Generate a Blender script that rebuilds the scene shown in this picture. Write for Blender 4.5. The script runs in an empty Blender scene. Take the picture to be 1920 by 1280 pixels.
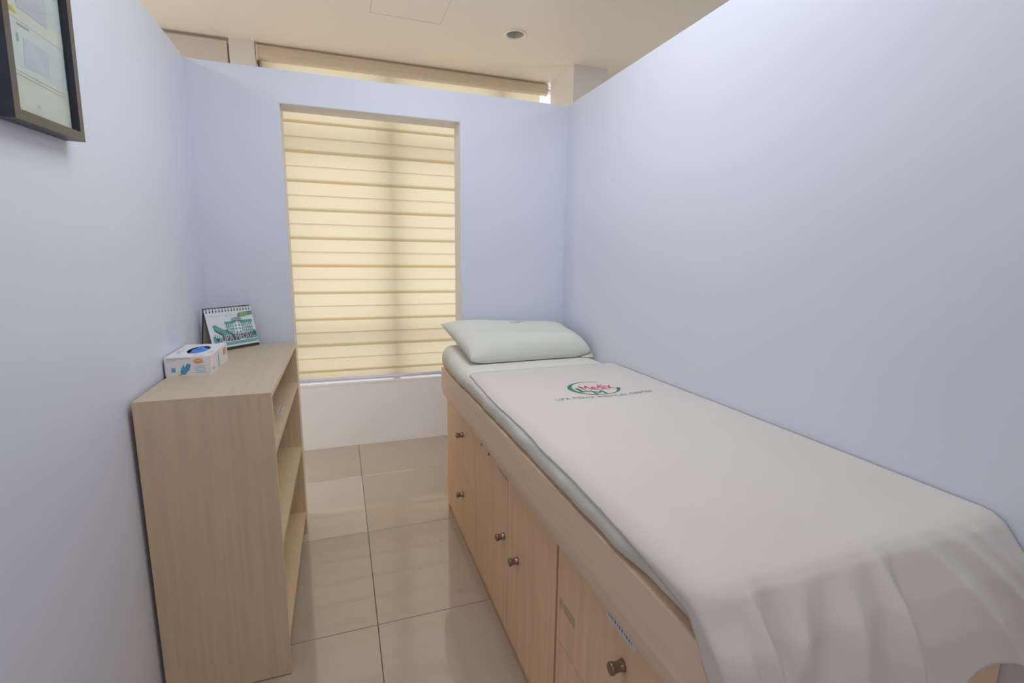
import bpy, bmesh, math, random
from mathutils import Vector, Matrix, noise

random.seed(7)
S = bpy.context.scene
COL = S.collection
PI = math.pi

# ------------------------------------------------------------------ camera
CAM = Vector((0.7264519, -3.2173845, 1.2324019))
R_ = ((0.9433137, -0.3316843, 0.0120299), (0.0448862, 0.1634013, 0.9855380), (0.3288532, 0.9291316, -0.1690267))
cd = bpy.data.cameras.new('camera')
cd.sensor_width = 36.0
cd.lens = 911.2733 * 36.0 / 1920.0
cd.clip_start = 0.02
cam = bpy.data.objects.new('camera', cd)
COL.objects.link(cam)
cam.matrix_world = Matrix(((R_[0][0], R_[1][0], -R_[2][0], CAM.x),
                           (R_[0][1], R_[1][1], -R_[2][1], CAM.y),
                           (R_[0][2], R_[1][2], -R_[2][2], CAM.z),
                           (0, 0, 0, 1)))
S.camera = cam

# ------------------------------------------------------------------ world, lights, exposure
W = bpy.data.worlds.new('daylight')
S.world = W
W.use_nodes = True
bg = W.node_tree.nodes['Background']
bg.inputs['Color'].default_value = (1.0, 0.985, 0.96, 1)
bg.inputs['Strength'].default_value = 1.75

def area(name, loc, sx, sy, power, col):
    l = bpy.data.lights.new(name, 'AREA')
    l.shape = 'RECTANGLE'
    l.size, l.size_y = sx, sy
    l.energy = power
    l.color = col
    o = bpy.data.objects.new(name, l)
    o.location = loc
    COL.objects.link(o)
    return o

COOL = (0.89, 0.945, 1.0)
area('ceiling_lamp', (1.08, -2.0, 2.375), 0.9, 0.9, 13.0, COOL)
area('ceiling_lamp', (0.95, -4.9, 2.375), 0.8, 0.8, 13, COOL)
area('ceiling_lamp', (-1.1, -1.9, 2.375), 0.8, 0.8, 16, COOL)
area('ceiling_lamp', (3.1, -1.9, 2.375), 0.8, 0.8, 12, COOL)

def point_fill(name, loc, r, power, col):
    l = bpy.data.lights.new(name, 'POINT')
    l.shadow_soft_size = r
    l.energy = power
    l.color = col
    o = bpy.data.objects.new(name, l)
    o.location = loc
    COL.objects.link(o)
    return o

# unseen fill lights added on both sides to brighten the ceiling and alcove
WARM = (1.0, 0.95, 0.88)
point_fill('side_fill', (-0.9, -0.5, 1.0), 0.15, 19, WARM)
point_fill('side_fill', (2.9, -0.62, 1.0), 0.15, 6.5, WARM)

vs = S.view_settings
vs.view_transform = 'Standard'
vs.look = 'None'
vs.gamma = 1.0
vs.exposure = 0.0
vs.use_curve_mapping = False
S.cycles.use_denoising = True
S.cycles.max_bounces = 10
S.cycles.diffuse_bounces = 7
S.cycles.transparent_max_bounces = 12
S.cycles.caustics_reflective = False
S.cycles.caustics_refractive = False
S.cycles.sample_clamp_indirect = 6.0

# ------------------------------------------------------------------ materials
def lin(c):
    return tuple((x / 12.92 if x <= 0.04045 else ((x + 0.055) / 1.055) ** 2.4) for x in c)

def rgb(r, g, b):
    return lin((r / 255.0, g / 255.0, b / 255.0))

def mat(name, col, rough=0.6, metal=0.0, spec=0.5, grain=None, bump=None):
    """grain=(scale xyz, amount): stretched noise on the colour; bump=(scale, strength)."""
    m = bpy.data.materials.new(name)
    m.use_nodes = True
    nt = m.node_tree
    b = nt.nodes['Principled BSDF']
    b.inputs['Base Color'].default_value = (*col, 1)
    b.inputs['Roughness'].default_value = rough
    b.inputs['Metallic'].default_value = metal
    b.inputs['Specular IOR Level'].default_value = spec
    if grain or bump:
        tc = nt.nodes.new('ShaderNodeTexCoord')
    if grain:
        sc, amt = grain
        mp = nt.nodes.new('ShaderNodeMapping')
        mp.inputs['Scale'].default_value = sc
        nt.links.new(tc.outputs['Object'], mp.inputs['Vector'])
        nz = nt.nodes.new('ShaderNodeTexNoise')
        nz.inputs['Scale'].default_value = 1.0
        nz.inputs['Detail'].default_value = 5.0
        nt.links.new(mp.outputs['Vector'], nz.inputs['Vector'])
        cr = nt.nodes.new('ShaderNodeValToRGB')
        cr.color_ramp.elements[0].position = 0.3
        cr.color_ramp.elements[1].position = 0.7
        cr.color_ramp.elements[0].color = (*[c * (1 - amt) for c in col], 1)
        cr.color_ramp.elements[1].color = (*[min(1, c * (1 + amt)) for c in col], 1)
        nt.links.new(nz.outputs['Fac'], cr.inputs['Fac'])
        nt.links.new(cr.outputs['Color'], b.inputs['Base Color'])
    if bump:
        nb = nt.nodes.new('ShaderNodeTexNoise')
        nb.inputs['Scale'].default_value = bump[0]
        nb.inputs['Detail'].default_value = 4.0
        nt.links.new(tc.outputs['Object'], nb.inputs['Vector'])
        bp = nt.nodes.new('ShaderNodeBump')
        bp.inputs['Strength'].default_value = bump[1]
        bp.inputs['Distance'].default_value = 0.01
        nt.links.new(nb.outputs['Fac'], bp.inputs['Height'])
        nt.links.new(bp.outputs['Normal'], b.inputs['Normal'])
    return m

M = {}
M['partition'] = mat('partition_paint', rgb(218, 223, 236), 0.38, spec=0.35, grain=((1.3, 1.3, 1.3), 0.012), bump=(3.0, 0.03))
M['outer'] = mat('outer_wall_paint', rgb(242, 239, 238), 0.6, grain=((2, 2, 2), 0.012), bump=(40.0, 0.03))
M['ceiling'] = mat('ceiling_paint', rgb(244, 238, 228), 0.8, grain=((2, 2, 2), 0.012), bump=(30.0, 0.03))
M['panel'] = mat('white_panel', rgb(226, 218, 210), 0.5, grain=((2, 2, 2), 0.015))
M['sill'] = mat('sill_paint', rgb(240, 240, 242), 0.12, spec=0.9, bump=(30.0, 0.03))
M['frame_metal'] = mat('window_aluminium', rgb(206, 202, 196), 0.5, 0.1)
M['rail'] = mat('blind_rail_aluminium', rgb(190, 186, 206), 0.35, 0.2)
M['cassette'] = mat('cassette_fabric', rgb(230, 212, 192), 0.7, grain=((60, 60, 60), 0.03))
M['steel'] = mat('chain_steel', rgb(96, 94, 92), 0.35, 0.8)
M['grout'] = mat('grout', rgb(110, 98, 86), 0.8, grain=((20, 20, 20), 0.1))
M['tile'] = mat('porcelain_tile', rgb(180, 167, 150), 0.06, spec=0.95, grain=((4, 4, 4), 0.025))
M['tile_light'] = mat('porcelain_tile_light', rgb(194, 183, 169), 0.06, spec=0.95, grain=((4, 4, 4), 0.025))
M['wood'] = mat('beech_laminate', rgb(212, 188, 156), 0.42, grain=((70, 70, 3), 0.06), bump=(120.0, 0.03))
M['wood_edge'] = mat('beech_edging', rgb(214, 194, 166), 0.45, grain=((6, 6, 6), 0.04))
M['wood_top'] = mat('beech_laminate_top', rgb(194, 176, 150), 0.36, grain=((70, 3, 70), 0.05))
M['bed_wood'] = mat('bed_laminate', rgb(238, 198, 160), 0.42, grain=((60, 60, 3), 0.06), bump=(120.0, 0.03))
M['bed_rail'] = mat('bed_rail_laminate', rgb(234, 204, 174), 0.42, grain=((60, 3, 60), 0.05), bump=(120.0, 0.03))
M['dark_gap'] = mat('carcass_inside', rgb(74, 54, 40), 0.8, grain=((20, 20, 3), 0.1))
M['knob'] = mat('knob_bronze', rgb(150, 130, 118), 0.26, 0.85, grain=((40, 40, 40), 0.08))
M['mattress'] = mat('fitted_sheet', rgb(222, 222, 210), 0.85, grain=((9, 9, 9), 0.02), bump=(350.0, 0.05))
M['sheet'] = mat('cotton_sheet', rgb(214, 206, 200), 0.9, grain=((7, 7, 7), 0.012), bump=(400.0, 0.05))
M['pillow'] = mat('pillowcase', rgb(218, 219, 208), 0.9, grain=((7, 7, 7), 0.015), bump=(400.0, 0.05))
M['faint_thread'] = mat('faint_thread', rgb(160, 172, 170), 0.9, grain=((200, 200, 200), 0.05))
M['pillow_flap'] = mat('pillowcase_flap', rgb(214, 202, 190), 0.9, grain=((9, 9, 9), 0.02))
M['green_ink'] = mat('green_thread', rgb(58, 128, 108), 0.8, grain=((200, 200, 200), 0.08))
M['red_ink'] = mat('red_thread', rgb(208, 62, 90), 0.8, grain=((200, 200, 200), 0.08))
M['grey_ink'] = mat('grey_green_thread', rgb(112, 136, 132), 0.8, grain=((200, 200, 200), 0.1))
M['pic_frame'] = mat('frame_lacquer', rgb(98, 92, 80), 0.3, 0.35, grain=((8, 8, 30), 0.08))
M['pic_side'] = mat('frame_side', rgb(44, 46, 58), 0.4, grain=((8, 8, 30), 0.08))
M['paper'] = mat('certificate_paper', rgb(212, 218, 218), 0.7, grain=((5, 5, 5), 0.02))
M['lilac'] = mat('lilac_print', rgb(202, 206, 215), 0.7, grain=((20, 20, 20), 0.05))
M['cream'] = mat('cream_print', rgb(222, 220, 210), 0.7, grain=((20, 20, 20), 0.03))
M['yellow'] = mat('yellow_print', rgb(216, 186, 90), 0.7, grain=((30, 30, 30), 0.05))
M['faint'] = mat('faint_print', rgb(176, 182, 184), 0.7, grain=((30, 30, 30), 0.05))
M['card'] = mat('box_card', rgb(228, 224, 228), 0.5, grain=((12, 12, 12), 0.015))
M['hole'] = mat('box_slot_dark', rgb(28, 34, 48), 0.9, grain=((12, 12, 12), 0.05))
M['nitrile'] = mat('blue_nitrile', rgb(66, 134, 216), 0.45, grain=((50, 50, 50), 0.1))
M['teal_glove'] = mat('teal_glove_print', rgb(76, 152, 190), 0.5, grain=((60, 60, 60), 0.07))
M['sky_print'] = mat('sky_blue_print', rgb(122, 178, 208), 0.5, grain=((60, 60, 60), 0.05))
M['orange'] = mat('orange_print', rgb(226, 148, 84), 0.5, grain=((60, 60, 60), 0.05))
M['peach'] = mat('peach_print', rgb(222, 178, 150), 0.5, grain=((60, 60, 60), 0.05))
M['lime'] = mat('lime_print', rgb(200, 206, 140), 0.5, grain=((60, 60, 60), 0.05))
M['grey_print'] = mat('grey_print', rgb(150, 146, 156), 0.6, grain=((60, 60, 60), 0.05))
M['teal_bar'] = mat('teal_print', rgb(120, 170, 168), 0.5, grain=((60, 60, 60), 0.05))
M['page'] = mat('calendar_page', rgb(214, 224, 230), 0.5, grain=((12, 12, 12), 0.012))
M['black'] = mat('black_card', rgb(46, 48, 52), 0.5, grain=((30, 30, 30), 0.08))
M['cal_back'] = mat('grey_card', rgb(222, 216, 206), 0.7, grain=((30, 30, 30), 0.03))
M['teal'] = mat('teal_roof_print', rgb(92, 164, 154), 0.5, grain=((60, 60, 60), 0.06))
M['tab'] = mat('green_tab_print', rgb(92, 152, 104), 0.5, grain=((60, 60, 60), 0.05))
M['pale'] = mat('pale_yellow_print', rgb(226, 236, 206), 0.5, grain=((60, 60, 60), 0.03))
M['slate'] = mat('slate_print', rgb(84, 92, 98), 0.5, grain=((60, 60, 60), 0.06))
M['whiteink'] = mat('white_print', rgb(236, 240, 244), 0.5, grain=((60, 60, 60), 0.02))
M['mint'] = mat('mint_print', rgb(138, 186, 174), 0.5, grain=((60, 60, 60), 0.08))
M['sticker'] = mat('label_paper', rgb(214, 218, 228), 0.6, grain=((60, 60, 60), 0.03))
M['sticker_ink'] = mat('label_ink', rgb(112, 124, 156), 0.6, grain=((60, 60, 60), 0.05))
M['old_label'] = mat('old_label', rgb(190, 172, 146), 0.5, grain=((60, 60, 60), 0.06))
M['tape'] = mat('brown_tape', rgb(200, 166, 132), 0.3, grain=((60, 60, 60), 0.06))
M['can'] = mat('downlight_reflector', rgb(206, 202, 192), 0.45, 0.0, grain=((20, 20, 20), 0.04))
M['can_ring'] = mat('downlight_ring', rgb(250, 248, 244), 0.2, grain=((20, 20, 20), 0.02))
M['bulb'] = mat('frosted_lamp_glass', rgb(196, 196, 190), 0.3, grain=((20, 20, 20), 0.02))

for k_ in ('tile', 'tile_light'):
    M[k_].node_tree.nodes['Principled BSDF'].inputs['IOR'].default_value = 1.6

def glass_mat():
    m = bpy.data.materials.new('window_glass')
    m.use_nodes = True
    nt = m.node_tree
    for n in list(nt.nodes):
        if n.type != 'OUTPUT_MATERIAL':
            nt.nodes.remove(n)
    out = [n for n in nt.nodes if n.type == 'OUTPUT_MATERIAL'][0]
    tr = nt.nodes.new('ShaderNodeBsdfTransparent')
    tr.inputs['Color'].default_value = (0.95, 0.97, 0.96, 1)
    gl = nt.nodes.new('ShaderNodeBsdfGlossy')
    gl.inputs['Roughness'].default_value = 0.02
    mx = nt.nodes.new('ShaderNodeMixShader')
    mx.inputs['Fac'].default_value = 0.05
    nt.links.new(tr.outputs[0], mx.inputs[1])
    nt.links.new(gl.outputs[0], mx.inputs[2])
    nt.links.new(mx.outputs[0], out.inputs['Surface'])
    return m
M['glass'] = glass_mat()

def blind_mat():
    m = bpy.data.materials.new('zebra_fabric')
    m.use_nodes = True
    nt = m.node_tree
    for n in list(nt.nodes):
        if n.type != 'OUTPUT_MATERIAL':
            nt.nodes.remove(n)
    out = [n for n in nt.nodes if n.type == 'OUTPUT_MATERIAL'][0]
    tc = nt.nodes.new('ShaderNodeTexCoord')
    mp = nt.nodes.new('ShaderNodeMapping')
    mp.inputs['Scale'].default_value = (5, 5, 90)
    nz = nt.nodes.new('ShaderNodeTexNoise')
    nz.inputs['Scale'].default_value = 1.0
    cr = nt.nodes.new('ShaderNodeValToRGB')
    cr.color_ramp.elements[0].position = 0.3
    cr.color_ramp.elements[1].position = 0.7
    c = (0.606, 0.514, 0.385)
    cr.color_ramp.elements[0].color = (*[x * 0.985 for x in c], 1)
    cr.color_ramp.elements[1].color = (*[x * 1.012 for x in c], 1)
    nt.links.new(tc.outputs['Object'], mp.inputs['Vector'])
    nt.links.new(mp.outputs['Vector'], nz.inputs['Vector'])
    nt.links.new(nz.outputs['Fac'], cr.inputs['Fac'])
    t = nt.nodes.new('ShaderNodeBsdfTranslucent')
    nt.links.new(cr.outputs['Color'], t.inputs['Color'])
    d = nt.nodes.new('ShaderNodeBsdfDiffuse')
    d.inputs['Color'].default_value = (0.10, 0.09, 0.075, 1)
    a = nt.nodes.new('ShaderNodeAddShader')
    nt.links.new(t.outputs[0], a.inputs[0])
    nt.links.new(d.outputs[0], a.inputs[1])
    nt.links.new(a.outputs[0], out.inputs['Surface'])
    return m
M['blind'] = blind_mat()

# ------------------------------------------------------------------ helpers
def tag(o, label=None, cat=None, group=None, kind=None):
    if label: o['label'] = label
    if cat: o['category'] = cat
    if group: o['group'] = group
    if kind: o['kind'] = kind
    return o

def empty(name, loc, label=None, cat=None, group=None, kind=None):
    o = bpy.data.objects.new(name, None)
    o.empty_display_size = 0.05
    COL.objects.link(o)
    o.location = loc
    return tag(o, label, cat, group, kind)

WORLD = {}
def wloc(o):
    return Vector(WORLD.get(o.name, o.location))

def link(name, me, mats, parent=None, smooth=False):
    """link a mesh given in room coordinates; its origin goes to the middle of its box"""
    if not isinstance(mats, (list, tuple)):
        mats = [mats]
    for m in mats:
        me.materials.append(m)
    vsx = [v.co.copy() for v in me.vertices]
    lo = Vector((min(v.x for v in vsx), min(v.y for v in vsx), min(v.z for v in vsx)))
    hi = Vector((max(v.x for v in vsx), max(v.y for v in vsx), max(v.z for v in vsx)))
    c = (lo + hi) / 2
    for v in me.vertices:
        v.co -= c
    for p in me.polygons:
        p.use_smooth = smooth
    o = bpy.data.objects.new(name, me)
    COL.objects.link(o)
    WORLD[o.name] = c
    if parent is not None:
        o.parent = parent
        o.location = c - wloc(parent)
    else:
        o.location = c
    return o

def fin(name, bm, mats, parent=None, smooth=False, bevel=0.0, seg=2):
    if bevel:
        es = [e for e in bm.edges if len(e.link_faces) == 2 and e.calc_face_angle(0) > 0.5]
        bmesh.ops.bevel(bm, geom=es, offset=bevel, segments=seg, affect='EDGES', profile=0.5)
    bmesh.ops.recalc_face_normals(bm, faces=bm.faces)
    me = bpy.data.meshes.new(name)
    bm.to_mesh(me)
    bm.free()
    return link(name, me, mats, parent, smooth)

def bx(bm, x0, x1, y0, y1, z0, z1):
    v = [bm.verts.new(p) for p in ((x0, y0, z0), (x1, y0, z0), (x1, y1, z0), (x0, y1, z0),
                                   (x0, y0, z1), (x1, y0, z1), (x1, y1, z1), (x0, y1, z1))]
    for f in ((0, 3, 2, 1), (4, 5, 6, 7), (0, 1, 5, 4), (1, 2, 6, 5), (2, 3, 7, 6), (3, 0, 4, 7)):
        bm.faces.new([v[i] for i in f])

def box(name, x0, x1, y0, y1, z0, z1, m, parent=None, bevel=0.0, seg=2):
    bm = bmesh.new()
    bx(bm, x0, x1, y0, y1, z0, z1)
    return fin(name, bm, m, parent, bevel=bevel, seg=seg)

def boxes(name, lst, m, parent=None):
    bm = bmesh.new()
    for b in lst:
        bx(bm, *b)
    return fin(name, bm, m, parent)

def prism(bm, pts, axis, a0, a1):
    """extrude a polygon: axis 'y' -> pts are (x,z), 'x' -> pts are (y,z), 'z' -> pts are (x,y)"""
    def P(p, a):
        return {'y': (p[0], a, p[1]), 'x': (a, p[0], p[1]), 'z': (p[0], p[1], a)}[axis]
    A = [bm.verts.new(P(p, a0)) for p in pts]
    B = [bm.verts.new(P(p, a1)) for p in pts]
    n = len(pts)
    bm.faces.new(A)
    bm.faces.new(B[::-1])
    for i in range(n):
        bm.faces.new((A[i], B[i], B[(i + 1) % n], A[(i + 1) % n]))

def lathe(bm, prof, origin, ax, seg=24, closed=True):
    """prof: (radius, distance along ax)"""
    ax = Vector(ax).normalized()
    u = ax.orthogonal().normalized()
    w = ax.cross(u)
    rings = []
    for r, t in prof:
        if r < 1e-6:
            rings.append([bm.verts.new(Vector(origin) + ax * t)])
        else:
            rings.append([bm.verts.new(Vector(origin) + ax * t + (u * math.cos(2 * PI * k / seg) + w * math.sin(2 * PI * k / seg)) * r) for k in range(seg)])
    for a, b in zip(rings[:-1], rings[1:]):
        for k in range(seg):
            k2 = (k + 1) % seg
            if len(a) == 1 and len(b) == 1:
                continue
            if len(a) == 1:
                bm.faces.new((a[0], b[k], b[k2]))
            elif len(b) == 1:
                bm.faces.new((a[k], b[0], a[k2]))
            else:
                bm.faces.new((a[k], b[k], b[k2], a[k2]))

def tube(bm, pts, r, seg=8, cap=True):
    pts = [Vector(p) for p in pts]
    rings = []
    for i, p in enumerate(pts):
        t = (pts[min(i + 1, len(pts) - 1)] - pts[max(i - 1, 0)]).normalized()
        u = t.orthogonal().normalized() if abs(t.z) > 0.95 else Vector((0, 0, 1)).cross(t).normalized()
        w = t.cross(u)
        rings.append([bm.verts.new(p + (u * math.cos(2 * PI * k / seg) + w * math.sin(2 * PI * k / seg)) * r) for k in range(seg)])
    for a, b in zip(rings[:-1], rings[1:]):
        for k in range(seg):
            bm.faces.new((a[k], a[(k + 1) % seg], b[(k + 1) % seg], b[k]))
    if cap:
        bm.faces.new(rings[0][::-1])
        bm.faces.new(rings[-1])

class Decal:
    """flat print on a plane: origin o, axes u (right) and v (up), normal n; polygons in plane coordinates"""
    def __init__(self, o, u, v, n, fold=None):
        self.o, self.u, self.v, self.n = Vector(o), Vector(u).normalized(), Vector(v).normalized(), Vector(n).normalized()
        self.bm = bmesh.new()
        self.mats = []
        self.k = 0
    def P(self, a, b, lift):
        return self.o + self.u * a + self.v * b + self.n * lift
    def slot(self, m):
        if m not in self.mats:
            self.mats.append(m)
        return self.mats.index(m)
    def poly(self, pts, m, layer=0):
        vv = [self.bm.verts.new(self.P(a, b, 0.0003 + layer * 0.00025)) for a, b in pts]
        f = self.bm.faces.new(vv)
        f.material_index = self.slot(m)
    def rect(self, a0, b0, a1, b1, m, layer=0):
        self.poly(((a0, b0), (a1, b0), (a1, b1), (a0, b1)), m, layer)
    def mesh(self, me, m, a, b, sc, layer=0, shear=0.0):
        s = self.slot(m)
        vv = [self.bm.verts.new(self.P(a + p.co.x * sc + p.co.y * sc * shear, b + p.co.y * sc, 0.0003 + layer * 0.00025)) for p in me.vertices]
        for p in me.polygons:
            try:
                f = self.bm.faces.new([vv[i] for i in p.vertices])
                f.material_index = s
            except ValueError:
                pass
    def done(self, name, parent):
        me = bpy.data.meshes.new(name)
        self.bm.normal_update()
        for f in self.bm.faces:
            if f.normal.dot(self.n) < 0:
                f.normal_flip()
        self.bm.to_mesh(me)
        self.bm.free()
        return link(name, me, [M[m] for m in self.mats], parent)

def text_mesh(s, bold=0.0, gap=1.0):
    cu = bpy.data.curves.new('lettering', 'FONT')
    cu.body = s
    cu.size = 1.0
    cu.space_character = gap
    cu.resolution_u = 3
    o = bpy.data.objects.new('lettering', cu)
    COL.objects.link(o)
    dg = bpy.context.evaluated_depsgraph_get()
    me = bpy.data.meshes.new_from_object(o.evaluated_get(dg))
    bpy.data.objects.remove(o)
    bpy.data.curves.remove(cu)
    if bold:                                   # heavier strokes: the outline laid down again, nudged to each side
        V = [v.co.copy() for v in me.vertices]
        F = [tuple(p.vertices) for p in me.polygons]
        vv, ff = [], []
        for dx, dy in ((0, 0), (bold, 0), (-bold, 0), (0, bold), (0, -bold)):
            ff += [tuple(i + len(vv) for i in f) for f in F]
            vv += [v + Vector((dx, dy, 0)) for v in V]
        me = bpy.data.meshes.new('lettering')
        me.from_pydata(vv, [], ff)
    return me

def text_width(me):
    xs = [v.co.x for v in me.vertices]
    return min(xs), max(xs)

# ------------------------------------------------------------------ the room
ZC = 2.39
YP, YPB = -0.95, -0.835            # back partition, front and back face
s_ = (YP - CAM.y) / 3.2173845
XL = CAM.x - 0.7264519 * s_
XR = CAM.x + (2.2496 - CAM.x) * s_
HP = CAM.z + (2.2596 - CAM.z) * s_
OL = CAM.x + (0.4461 - CAM.x) * s_
OR_ = CAM.x + (1.4967 - CAM.x) * s_
OT = CAM.z + (2.0835 - CAM.z) * s_
X0, X1, Y0, Y1 = -2.3, 4.4, -6.2, 0.25

# floor: a slab (grout shows in the joints) with separate tiles
floor = box('floor', X0, X1, Y0, Y1, -0.05, -0.0035, M['grout'])
tag(floor, kind='structure')
TX, TY = 0.7966, -0.4897
tile_me = {}
def tile_piece(i, j, light=False):
    x0, x1 = TX + 0.6 * i, TX + 0.6 * (i + 1)
    y1, y0 = TY - 0.6 * j, TY - 0.6 * (j + 1)
    x0, x1 = max(x0, X0), min(x1, X1)
    y0, y1 = max(y0, Y0), min(y1, 0.0)
    g = 0.0011
    bm = bmesh.new()
    bx(bm, x0 + g, x1 - g, y0 + g, y1 - g, -0.006, 0.0)
    es = [e for e in bm.edges if all(v.co.z > -0.001 for v in e.verts)]
    bmesh.ops.bevel(bm, geom=es, offset=0.0008, segments=1, affect='EDGES')
    o = fin('tile', bm, M['tile_light'] if light else M['tile'], floor)
    rr = random.Random(i * 31 + j * 7 + 5)
    o.rotation_euler = (rr.uniform(-1, 1) * 0.0009, rr.uniform(-1, 1) * 0.0009, 0)
    return o
for i in range(-2, 3):
    for j in range(-1, 8):
        tile_piece(i, j, light=(i, j) in ((-1, 0), (-2, 3)))
# the rest of the floor of the big room, beyond the cubicle
tag(boxes('floor_tiling', [(X0, TX - 1.2, Y0, 0.0, -0.006, -0.0002), (TX + 1.8, X1, Y0, 0.0, -0.006, -0.0002),
                           (TX - 1.2, TX + 1.8, Y0, TY - 0.6 * 8, -0.006, -0.0002)], M['tile'], floor))

# ceiling with the recessed downlight hole and the access hatch
DLX, DLY, DLR = 1.654, -0.589, 0.047
bm = bmesh.new()
NS = 32
hx0, hx1, hy0, hy1 = DLX - 0.2, DLX + 0.2, DLY - 0.2, DLY + 0.2
for (a, b, c, d) in ((X0, X1, Y0, hy0), (X0, X1, hy1, Y1), (X0, hx0, hy0, hy1), (hx1, X1, hy0, hy1)):
    f = bm.faces.new([bm.verts.new(p) for p in ((a, c, ZC), (b, c, ZC), (b, d, ZC), (a, d, ZC))])
ring_i, ring_o = [], []
for k in range(NS):
    t = 2 * PI * k / NS + PI / 4
    cx, cy = math.cos(t), math.sin(t)
    m_ = max(abs(cx), abs(cy))
    ring_i.append(bm.verts.new((DLX + cx * DLR, DLY + cy * DLR, ZC)))
    ring_o.append(bm.verts.new((DLX + cx / m_ * 0.2, DLY + cy / m_ * 0.2, ZC)))
for k in range(NS):
    bm.faces.new((ring_i[k], ring_i[(k + 1) % NS], ring_o[(k + 1) % NS], ring_o[k]))
for f in bm.faces:
    f.normal_update()
    if f.normal.z > 0:
        f.normal_flip()
me = bpy.data.meshes.new('ceiling')
bm.to_mesh(me)
bm.free()
ceiling = tag(link('ceiling', me, M['ceiling']), kind='structure')
box('ceiling_deck', X0, X1, Y0, Y1, ZC + 0.16, ZC + 0.2, M['outer'], ceiling)
# access hatch: a board lying 1.5 mm proud with a narrow seam round it
box('access_hatch', 0.925, 1.262, -0.90, -0.565, ZC - 0.0022, ZC + 0.004, M['ceiling'], ceiling, bevel=0.0008, seg=1)

M['seam'] = mat('hatch_sealant', rgb(206, 204, 204), 0.7, grain=((9, 9, 9), 0.03))
boxes('hatch_seam', [(0.921, 1.266, -0.5655, -0.5570, ZC - 0.0012, ZC + 0.003), (0.921, 0.9225, -0.90, -0.562, ZC - 0.0012, ZC + 0.003),
                     (1.2625, 1.2645, -0.90, -0.562, ZC - 0.0012, ZC + 0.003)], M['seam'], ceiling)

# cubicle partitions
def wall(name, bm, m=None):
    return tag(fin(name, bm, m or M['partition']), kind='structure')
bm = bmesh.new()
bx(bm, XL - 0.10, XL, -4.6, YPB, 0, HP)
wall('wall_left', bm)
bm = bmesh.new()
bx(bm, XR, XR + 0.10, -4.6, YPB, 0, HP)
wall('wall_right', bm)
bm = bmesh.new()
prism(bm, ((XL, 0), (OL, 0), (OL, OT), (OR_, OT), (OR_, 0), (XR, 0), (XR, HP), (XL, HP)), 'y', YP, YPB)
wall('wall_back', bm)

M['jamb'] = mat('jamb_paint', rgb(224, 218, 212), 0.5, grain=((3, 3, 3), 0.012))
tag(boxes('trim_2', [(OL - 0.001, OL + 0.002, YP + 0.002, YPB, 0, OT), (OR_ - 0.002, OR_ + 0.001, YP + 0.002, YPB, 0, OT),
                     (OL + 0.002, OR_ - 0.002, YP + 0.002, YPB, OT - 0.002, OT + 0.001)], M['jamb']), kind='structure')

# window wall: low wall, left pier, recess behind the white panel, lintel; free column; other outer walls
bm = bmesh.new()
WX0, WX1, WX2, SILL = 0.342, 2.118, 2.48, 0.4263
bx(bm, X0, 0.2165, 0.035, Y1, 0, ZC)
bx(bm, 0.2165, WX0, 0.0, Y1, 0, ZC)
bx(bm, WX0, 2.349, 0.0, 0.10, 0, SILL - 0.012)
bx(bm, WX0, WX2, 0.10, Y1, 0, SILL)
bx(bm, WX2, X1, 0.10, Y1, 0, ZC)
bx(bm, 2.349, X1, 0.0, 0.10, 0, ZC)
bx(bm, WX0, 2.349, 0.075, 0.10, 2.384, ZC)
bx(bm, WX0, WX2, 0.10, Y1, 2.384, ZC)
wall('wall_window', bm, M['outer'])
tag(box('trim_1', WX0, WX1, -0.002, 0.10, SILL - 0.012, SILL, M['sill'], bevel=0.002), kind='structure')
tag(box('column', 2.118, 2.349, -0.345, 0.0, 0, ZC, M['outer'], bevel=0.003), kind='structure')
for n, b in (('wall_outer_left', (X0 - 0.1, X0, Y0, Y1, 0, ZC + .16)), ('wall_outer_right', (X1, X1 + 0.1, Y0, Y1, 0, ZC + .16)),
             ('wall_rear', (X0 - .1, X1 + .1, Y0 - 0.1, Y0, 0, ZC + .16))):
    tag(box(n, *b, M['outer']), kind='structure')

# window_1: aluminium frame, mullions, transoms and panes behind the blind
win = empty('window_1', ((WX0 + WX1) / 2, 0.13, SILL), kind='structure')
FY0, FY1 = 0.112, 0.155
boxes('window_frame', [(WX0, WX0 + 0.045, FY0, FY1, SILL, 2.384), (WX2 - 0.03, WX2, FY0, FY1, SILL, 2.384),
                       (WX0, WX2, FY0, FY1, SILL, SILL + 0.012), (WX0, WX2, FY0, FY1, 2.370, 2.384)], M['frame_metal'], win)
MULL = (1.068, 1.792)
for x in MULL:
    box('mullion', x - 0.023, x + 0.023, 0.108, FY1, SILL, 2.37, M['frame_metal'], win, bevel=0.003)
xs = [WX0 + 0.045] + [v for m_ in MULL for v in (m_ - 0.023, m_ + 0.023)] + [WX2 - 0.03]
zs = (SILL + 0.012, 0.72, 1.90, 2.370)
for a in range(3):
    for z in (0.72, 1.90):
        box('transom', xs[2 * a], xs[2 * a + 1], 0.122, FY1, z - 0.018, z + 0.018, M['frame_metal'], win)
    for z0, z1 in zip(zs[:-1], zs[1:]):
        z0 += 0.0 if z0 == zs[0] else 0.018
        z1 -= 0.0 if z1 == zs[-1] else 0.018
        box('pane', xs[2 * a], xs[2 * a + 1], 0.132, 0.137, z0, z1, M['glass'], win)

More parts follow.
